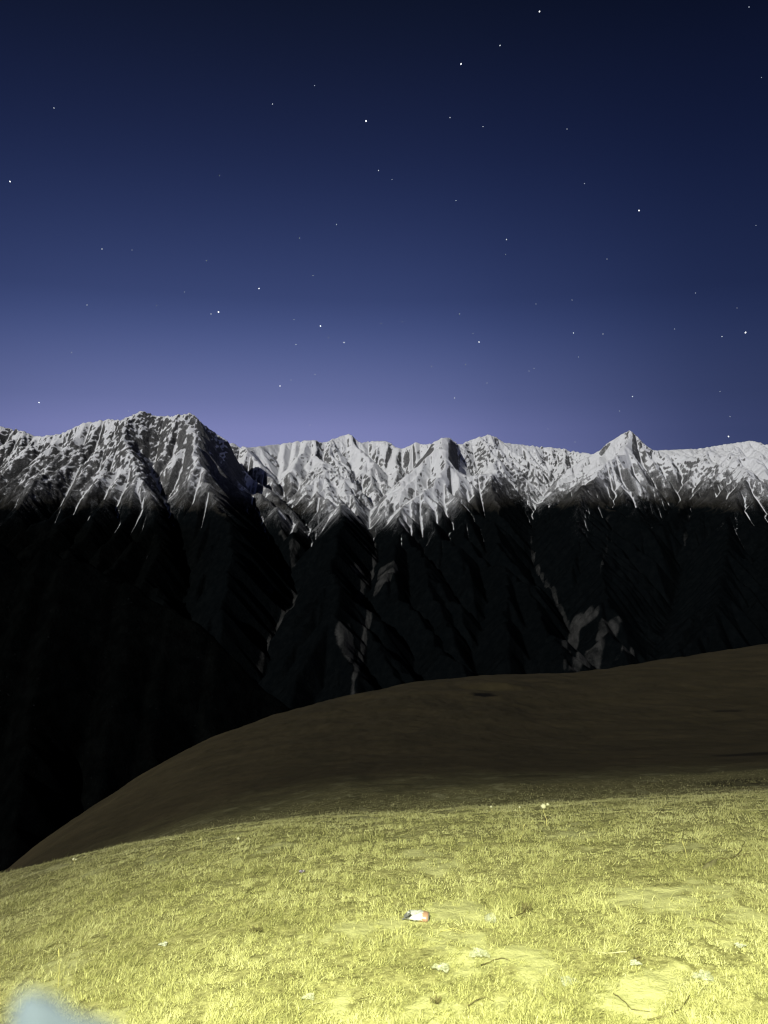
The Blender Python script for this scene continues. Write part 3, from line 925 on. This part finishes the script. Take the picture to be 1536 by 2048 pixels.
def scrap(label, px, py, size, flat, mat, seed, name='plastic_scrap', cat='litter', group='scraps of plastic in the grass'):
    """A crumpled piece of plastic film with raised folds and a ragged edge."""
    x, y, z = ground_at(px, py)
    n = 22
    rg = np.random.default_rng(seed)
    V, F = [], []
    for i in range(n + 1):
        r = i / n
        for k in range(36):
            w = 2 * math.pi * k / 36
            edge = 1 + 0.22 * math.sin(3 * w + seed) + 0.12 * math.sin(7 * w + 2 * seed)
            xx, yy = r * math.cos(w) * edge, r * math.sin(w) * edge * 0.8
            V.append([xx * size, yy * size, 0])
    V = np.array(V)
    f = 3.2 / size
    zz = flat * size * (0.55 + 1.1 * fbm(V[:, 0] * f * 0.5 + seed, V[:, 1] * f * 0.5, 3, seed, ridged=True) * (1 - 0.5 * np.hypot(V[:, 0], V[:, 1]) / size / 1.4))
    V[:, 2] = np.maximum(zz, 0.0) * 0.7 + 0.008
    V[:, 0] += 0.18 * size * fbm(V[:, 0] * f, V[:, 1] * f + 5, 2, seed + 3)
    for i in range(n):
        for k in range(36):
            F.append((i * 36 + k, i * 36 + (k + 1) % 36, (i + 1) * 36 + (k + 1) % 36, (i + 1) * 36 + k))
    me = mesh_py(name, V, F)
    o = link(name, me, mat)
    md = o.modifiers.new('thickness', 'SOLIDIFY'); md.thickness = 0.0008
    o.location = (x, y, z)
    return tag(o, label, cat, group)
scrap('round crumpled sheet of clear plastic, the largest, beside the sandy patch', 958, 1916, 0.042, 0.55, FILM, 3)
scrap('crumpled clear plastic by a dark tuft near the bottom centre', 884, 1948, 0.034, 0.7, FILM, 5)
scrap('smear of clear plastic film on bare earth at the bottom right', 1137, 1970, 0.034, 0.3, FILM, 8)
scrap('tiny shiny plastic scrap under a dark leaf on the right', 1270, 1936, 0.022, 0.5, WHITE, 9)
scrap('glossy clear plastic wrapper half buried in grass on the right', 1408, 1962, 0.038, 0.5, FILM, 11)
scrap('small white plastic bit near the right edge', 1480, 1899, 0.020, 0.5, WHITE, 14)
scrap('small white plastic bit in the grass at far left', 327, 1896, 0.020, 0.5, WHITE, 17)
scrap('tiny purple and white wrapper scrap on the upper slope', 604, 1748, 0.018, 0.8, DARKF, 19)
scrap('pale clear plastic shred beside a slanting stick at the bottom', 618, 2006, 0.024, 0.6, FILM, 23)

def build_cup():
    x, y, z = ground_at(973, 1846)
    V, F = [], []
    prof = [(0.0, 0.002), (0.016, 0.002), (0.0175, 0.0), (0.020, 0.012), (0.0225, 0.026), (0.0245, 0.036), (0.0255, 0.037), (0.0235, 0.035), (0.0215, 0.026), (0.019, 0.012), (0.0, 0.006)]
    for i, (r, h) in enumerate(prof):
        for k in range(28):
            w = 2 * math.pi * k / 28
            d = 1 - 0.18 * math.exp(-((w - 4.2) / 0.5) ** 2) * h / 0.037
            V.append((r * d * math.cos(w), r * d * math.sin(w), h))
    for i in range(len(prof) - 1):
        for k in range(28):
            F.append((i * 28 + k, i * 28 + (k + 1) % 28, (i + 1) * 28 + (k + 1) % 28, (i + 1) * 28 + k))
    o = link('plastic_cup', mesh_py('plastic_cup', V, F), FILM)
    o.location = (x, y, z + 0.018); o.rotation_euler = (math.radians(62), 0.2, 0.9)
    tag(o, 'small dented clear plastic cup lying left of the dark tuft', 'cup', 'scraps of plastic in the grass')
build_cup()

SEED = plain('seed_fluff', (0.52, 0.50, 0.30, 1), (0.72, 0.70, 0.48, 1), 300)
def ball(c, r, seed):
    V, F = [], []
    rr = random.Random(seed)
    for i in range(8):
        a = math.pi * i / 7
        for k in range(10):
            w = 2 * math.pi * k / 10
            q = r * rr.uniform(0.8, 1.15)
            V.append(Vector(c) + Vector((q * math.sin(a) * math.cos(w), q * math.sin(a) * math.sin(w), q * 0.85 * math.cos(a))))
    for i in range(7):
        for k in range(10):
            F.append((i * 10 + k, i * 10 + (k + 1) % 10, (i + 1) * 10 + (k + 1) % 10, (i + 1) * 10 + k))
    return V, F
def stalk(label, px, py, top, heads, rad=0.0022, name='seed_stalk', cat='wild flower', seed=1, group='dry stalks on the slope'):
    """A dry stalk rooted at photo direction (px, py); top = photo direction of its tip; heads = (dx, dz, radius)."""
    x, y, z = ground_at(px, py)
    tx, ty, tz = at(top[0], top[1], y)
    root = empty_at(name, (x, y, z - 0.005)); tag(root, label, cat, group)
    e = Vector((tx - x, 0.02, tz - z))
    P = [Vector((0, 0, 0)), e * 0.35 + Vector((0.006, 0, 0)), e * 0.7 + Vector((-0.004, 0.005, 0)), e]
    P = densify(P, 4, rad * 0.5, seed)
    g = [tube(P, [rad * (1 - 0.5 * i / (len(P) - 1)) for i in range(len(P))], 6)]
    for k, (dx, dz, r) in enumerate(heads[1:]):
        g.append(tube([e - Vector((0, 0, 0.02)), e + Vector((dx * 0.6, 0, dz - 0.01)), e + Vector((dx, 0, dz))], [rad * 0.6] * 3, 5))
    link('stem', mesh_py('stem', *join_geo(*g)), STRAW, root)
    for k, (dx, dz, r) in enumerate(heads):
        link('seed_head', mesh_py('seed_head', *ball(e + Vector((dx, 0, dz)), r, seed + k)), SEED, root)
    return root
stalk('tallest dry stalk with two round pale heads against the dark slope', 1094, 1652, (1088, 1613), [(0, 0, 0.021), (0.034, 0.014, 0.013)], 0.0034, seed=3)
stalk('thin stalk with one small bud, between two other pale flowers on the rim', 1040, 1630, (1040, 1615), [(0, 0, 0.010)], 0.003, seed=5)
stalk('short stalk with a tiny white head, leftmost of three on the rim', 984, 1628, (983, 1614), [(0, 0, 0.012)], 0.0024, seed=7)
stalk('small pale flower on the left rim above the dark drop', 149, 1730, (146, 1719), [(0, 0, 0.013), (0.02, -0.004, 0.009)], 0.003, seed=9)
stalk('single pale bead-like flower on the far left-centre slope', 477, 1690, (476, 1678), [(0, 0, 0.013)], 0.0026, seed=11)
def grass_stalk(label, px, py, top, rad, seed):
    x, y, z = ground_at(px, py)
    tx, ty, tz = at(top[0], top[1], y)
    e = Vector((tx - x, 0.015, tz - z)); rad *= 0.6
    P = densify([Vector((0, 0, 0)), e * 0.5 + Vector((0.004, 0, 0)), e], 5, rad * 0.4, seed)
    n = len(P)
    geo = [tube(P, [rad * (1 - 0.6 * i / (n - 1)) for i in range(n)], 6)]
    ear = [e * (0.8 + 0.05 * k) for k in range(5)]
    geo.append(tube(ear, [rad * 0.7, rad * 1.7, rad * 1.8, rad * 1.3, rad * 0.3], 6))
    o = link('grass_stalk', mesh_py('grass_stalk', *join_geo(*geo)), STRAW)
    o.location = (x, y, z - 0.004)
    tag(o, label, 'grass stalk', 'dry stalks on the slope')
grass_stalk('long upright grass stalk at the lower left above the blurred cloth', 116, 1976, (115, 1898), 0.0030, 3)
grass_stalk('upright thin grass stalk on the left rim against the dark', 402, 1702, (401, 1676), 0.0034, 4)
grass_stalk('grass stalk leaning right below the three rim flowers', 1038, 1684, (1050, 1648), 0.0032, 5)
grass_stalk('slender upright grass stalk on the right slope', 1374, 1718, (1367, 1683), 0.0032, 6)
grass_stalk('pale grass stalk beside the left rim, shorter of the pair', 386, 1703, (387, 1690), 0.0028, 7)

def dead_tuft(label, px, py, size, n, seed):
    """Dark withered plant: many narrow curled leaves from one root."""
    x, y, z = ground_at(px, py)
    r = random.Random(seed)
    V, F = [], []
    for _ in range(n):
        a = r.uniform(0, 6.28); ln = size * r.uniform(0.5, 1.2); w = size * r.uniform(0.04, 0.09); le = r.uniform(0.5, 1.4)
        o = len(V)
        px_, py_ = r.gauss(0, size * 0.25), r.gauss(0, size * 0.2)
        for k in range(5):
            f = k / 4
            out = ln * f * math.sin(le * (0.5 + 0.5 * f)); up = ln * f * math.cos(le) + ln * 0.3 * f * (1 - f)
            ww = w * (1 - f ** 2 * 0.9)
            c = Vector((px_ + math.cos(a) * out, py_ + math.sin(a) * out, up))
            s = Vector((-math.sin(a), math.cos(a), 0.3)) * ww
            V += [c - s, c + s]
        for k in range(4):
            F.append((o + 2 * k, o + 2 * k + 1, o + 2 * k + 3, o + 2 * k + 2))
    me = mesh_py('withered_plant', V, F)
    o = link('withered_plant', me, BARK)
    o.location = (x, y, z + 0.002)
    tag(o, label, 'plant', 'withered plants in the grass')
dead_tuft('dark withered tuft, the darkest, right of the crushed can', 1052, 1826, 0.045, 60, 1)
dead_tuft('low dark withered plant in the left grass', 512, 1868, 0.038, 50, 2)
dead_tuft('small dark withered leaves beside a shiny scrap on the right', 1272, 1922, 0.026, 26, 4)
dead_tuft('small dark withered tuft at the bottom, left of the sandy patch', 872, 2012, 0.030, 40, 6)

# blue-grey cloth close to the lens
def build_cloth():
    d = 0.105
    line = [(14, 2080), (20, 2020), (32, 1985), (52, 1968), (76, 1966), (105, 1982), (150, 2006), (205, 2030), (262, 2056), (330, 2092)]
    V, F = [], []
    n = len(line)
    for j in range(7):
        t = j / 6
        for i, (px, py) in enumerate(line):
            # rounded front edge falling away from the lens, the strip running down to the wrist
            ang = t * math.pi
            q = math.sin(ang)
            x, y, z = at(px, py + 14 + 10 * (1 - q), d + 0.008 * math.cos(ang) - 0.008)
            V.append(Vector((x, y, z + 0.001 * math.sin(3 * i) * q)))
    for j in range(6):
        for i in range(n - 1):
            a = j * n + i; F.append((a, a + 1, a + n + 1, a + n))
    # both faces continue downwards as a strap
    for side, j in ((0, 0), (1, 6)):
        prev = [j * n + i for i in range(n)]
        for s in range(1, 9):
            row = []
            for i in range(n):
                v = V[j * n + i]
                f = s / 8
                x = v.x * (1 - 0.25 * f) - 0.012 * f; yb = v.y - 0.02 * f ** 2 + (0.002 if side else -0.002) * math.sin(5 * f)
                row.append(len(V)); V.append(Vector((x, yb, v.z - 0.16 * f - 0.004 * math.sin(2.0 * i + 4 * f))))
            for i in range(n - 1):
                F.append((prev[i], prev[i + 1], row[i + 1], row[i]))
            prev = row
    m = Mat('blue_grey_cloth', 0.9, 0.05)
    m.base(m.mix(m.noise(m.coord(), 900, 3), (0.025, 0.030, 0.048, 1), (0.030, 0.036, 0.056, 1)))
    o = link('cloth_strip', mesh_py('cloth_strip', V, F), m.m)
    tag(o, 'blurred pale blue-grey strip of cloth poking into the lower left corner', 'cloth')
build_cloth()

# ---------------------------------------------------------------- stars
def build_stars():
    D = 42000.0
    px1 = D / 773.0
    def star_mat(name, col, e):
        m = bpy.data.materials.new(name); m.use_nodes = True
        nt = m.node_tree; nt.nodes.clear()
        em = nt.nodes.new('ShaderNodeEmission'); out = nt.nodes.new('ShaderNodeOutputMaterial')
        em.inputs['Color'].default_value = col; em.inputs['Strength'].default_value = e
        nt.links.new(em.outputs[0], out.inputs[0])
        m.cycles.emission_sampling = 'NONE'
        return m
    kinds = {3: (0.62, star_mat('bright_star', (0.95, 0.97, 1, 1), 1.5)), 2: (0.46, star_mat('clear_star', (0.85, 0.92, 1, 1), 0.75)), 1: (0.38, star_mat('faint_star', (0.75, 0.83, 1, 1), 0.46))}
    base = {}
    for k, (r, mat) in kinds.items():
        V, F = [], []
        for i in range(7):
            a = math.pi * i / 6
            for j in range(10):
                w = 2 * math.pi * j / 10
                V.append((math.sin(a) * math.cos(w), math.sin(a) * math.sin(w), math.cos(a)))
        for i in range(6):
            for j in range(10):
                F.append((i * 10 + j, (i + 1) * 10 + j, (i + 1) * 10 + (j + 1) % 10, i * 10 + (j + 1) % 10))
        me = mesh_py('star', V, F); me.materials.append(mat)
        base[k] = me
    BRIGHT = [(78, 805, 'bright star low on the left above the jagged rock towers'), (518, 577, 'brightest star left of centre, alone above a close pair'),
              (641, 652, 'bright star at the centre, first of a short slanting row of three'), (560, 772, 'bright star low above the saddle right of the tallest massif'),
              (437, 624, 'brighter star of the close pair left of centre'), (1079, 23, 'bright star nearest the top edge of the sky'),
              (922, 128, 'bright star high in the dark sky, below the topmost one'), (20, 363, 'bright star at the left edge, halfway up the sky'),
              (732, 242, 'bright star high in the middle of the sky'), (1491, 665, 'bright star at the right edge above the white crest'),
              (1278, 421, 'bright star alone in the right half of the sky'), (958, 684, 'bright star lower of a pair right of the centre'),
              (688, 685, 'bright star ending the slanting row of three at the centre'), (1457, 873, 'bright star just touching the crest at the far right')]
    MID = [(108,216),(545,208),(900,235),(757,341),(912,401),(1265,793),(174,610),(204,498),(413,521),(422,628),(599,476),(673,449),(626,551),(919,628),(909,796),(1013,479),(1206,668),(1444,673),(143,705),(592,689),(1147,666),(1000,91),(966,253)]
    FAINT = [(629,171),(1134,258),(1169,367),(784,359),(1011,509),(1214,518),(1391,586),(946,667),(974,766),(931,729),(805,643),(762,647),(657,675),(264,500),(313,611),(1144,600),(1072,608),(1239,822),(1460,833),(1440,783),(1150,884),(1096,858),(630,749),(582,760),(369,584),(863,733),(1157,714),(1068,737),(1058,742),(1349,658),(1474,616),(620,850),(257,822),(1512,451),(1523,155),(1498,14),(588,639),(439,351)]
    rr = random.Random(4)
    first = {}
    for k, rows in ((3, BRIGHT), (2, MID), (1, FAINT)):
        for row in rows:
            x, y, z = at(row[0], row[1], 1.0)
            v = Vector((x, y, z - CAM_Z)).normalized() * D
            if k not in first:
                o = bpy.data.objects.new('star', base[k]); first[k] = o
            else:
                o = first[k].copy()
            COL.objects.link(o)
            o.location = v + Vector((0, 0, CAM_Z))
            s = kinds[k][0] * px1 * rr.uniform(0.82, 1.12)
            o.scale = (s * rr.uniform(0.8, 1.1), s, s * rr.uniform(0.9, 1.25))
            o.rotation_euler = (0, rr.uniform(-0.8, 0.8), 0)
            lab = row[2] if k == 3 else ('clear white star dot of middling brightness in the dark blue sky' if k == 2 else 'faint barely visible star speck in the dark blue sky')
            tag(o, lab, 'star', {3: 'bright stars', 2: 'middling stars', 1: 'faint stars'}[k])
build_stars()

# ---------------------------------------------------------------- grass
def grass_material():
    m = Mat('dry_grass', 0.75, 0.25)
    t = m.attr('tint')
    c = m.mix(m.rng(t, 0.0, 0.5, smooth=False), (0.17, 0.165, 0.06, 1), (0.40, 0.385, 0.155, 1))
    c = m.mix(m.rng(t, 0.5, 1.0, smooth=False), c, (0.54, 0.52, 0.265, 1))
    c = m.mix(m.math('MULTIPLY', m.attr('far'), 0.9), c, (0.075, 0.063, 0.030, 1))  # blades darken with distance, lamplight fade put into their colour
    m.base(c)
    return m.m

def blades(x, y, length, width, lean, head, tint, rng, seg=3):
    """Curved tapering blades rooted at (x, y); returns verts, faces, tint per vertex."""
    n = len(x)
    z = ground_z(x, y) - 0.004
    turn = head + rng.normal(0, 0.6, n)
    dx, dy = np.sin(head), np.cos(head)
    sx, sy = np.cos(turn), -np.sin(turn)
    V, T = [], []
    for k in range(seg + 1):
        f = k / seg
        ang = lean * (0.35 + 0.65 * f)
        out = length * f * np.sin(ang); up = length * f * np.cos(ang * 0.9)
        w = width * 0.5 * (1 - f ** 1.6 * 0.92)
        cx, cy, cz = x + dx * out, y + dy * out, z + up
        V.append(np.stack([cx - sx * w, cy - sy * w, cz], -1)); V.append(np.stack([cx + sx * w, cy + sy * w, cz], -1))
        T += [tint, tint]
    V = np.stack(V, 1); T = np.stack(T, 1)
    k2 = 2 * (seg + 1)
    base = (np.arange(n) * k2)[:, None]
    F = np.concatenate([np.stack([base + 2 * k, base + 2 * k + 1, base + 2 * k + 3, base + 2 * k + 2], -1) for k in range(seg)], 1)
    return V.reshape(-1, 3), F.reshape(-1, 4), T.reshape(-1)

def build_grass():
    rng = np.random.default_rng(7)
    n = 1250000
    y = np.exp(rng.uniform(math.log(2.1), math.log(12.5), n))
    x = y * rng.uniform(-0.62, 0.62, n)
    # tufts: pull part of the blades towards scattered centres
    q = 0.085
    cx, cy = np.floor(x / q), np.floor(y / q)
    jx = (_hash(cx, cy, 3) / 65536.0 + cx) * q; jy = (_hash(cx, cy, 4) / 65536.0 + cy) * q
    pull = rng.uniform(0.0, 0.75, n) * (rng.random(n) < 0.7)
    tufty = _hash(cx, cy, 5) / 65536.0
    x = x + (jx - x) * pull; y = y + (jy - y) * pull
    b = bare(x, y)
    keep = rng.random(n) < np.clip(1.05 - 1.0 * b, 0.05, 1.0) * (0.35 + 0.65 * tufty)
    x, y, b, tufty = x[keep], y[keep], b[keep], tufty[keep]
    far = rng.random(len(x)) < sstep(13.5, 8.5, y)
    x, y, b, tufty = x[far], y[far], b[far], tufty[far]
    n = len(x)
    thick = sstep(0.5, -0.6, fbm(x / 0.4, y / 0.4, 3, 113))
    length = rng.gamma(6, 1 / 6, n) * (0.012 + 0.013 * thick) * (0.7 + 0.6 * tufty)
    width = (0.0017 + 0.0003 * y) * rng.uniform(0.7, 1.3, n)
    lean = np.clip(rng.normal(1.22, 0.40, n), 0.05, 1.65)
    head = 2.2 * fbm(x / 0.7, y / 0.7, 2, 131) + rng.normal(0.6, 1.3, n)
    tint = np.clip(0.5 + 0.55 * fbm(x / 0.5, y / 0.5, 3, 117) + rng.normal(0, 0.28, n) - 0.1 * (1 - tufty), 0, 1)
    V, F, T = blades(x, y, length, width, lean, head, tint, rng)
    me = mesh_from('grass', V, F)
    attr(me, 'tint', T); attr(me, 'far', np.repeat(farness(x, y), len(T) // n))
    tag(link('grass', me, grass_material()), 'short dry yellow grass in tufts on the lamplit slope', 'grass', kind='stuff')
build_grass()
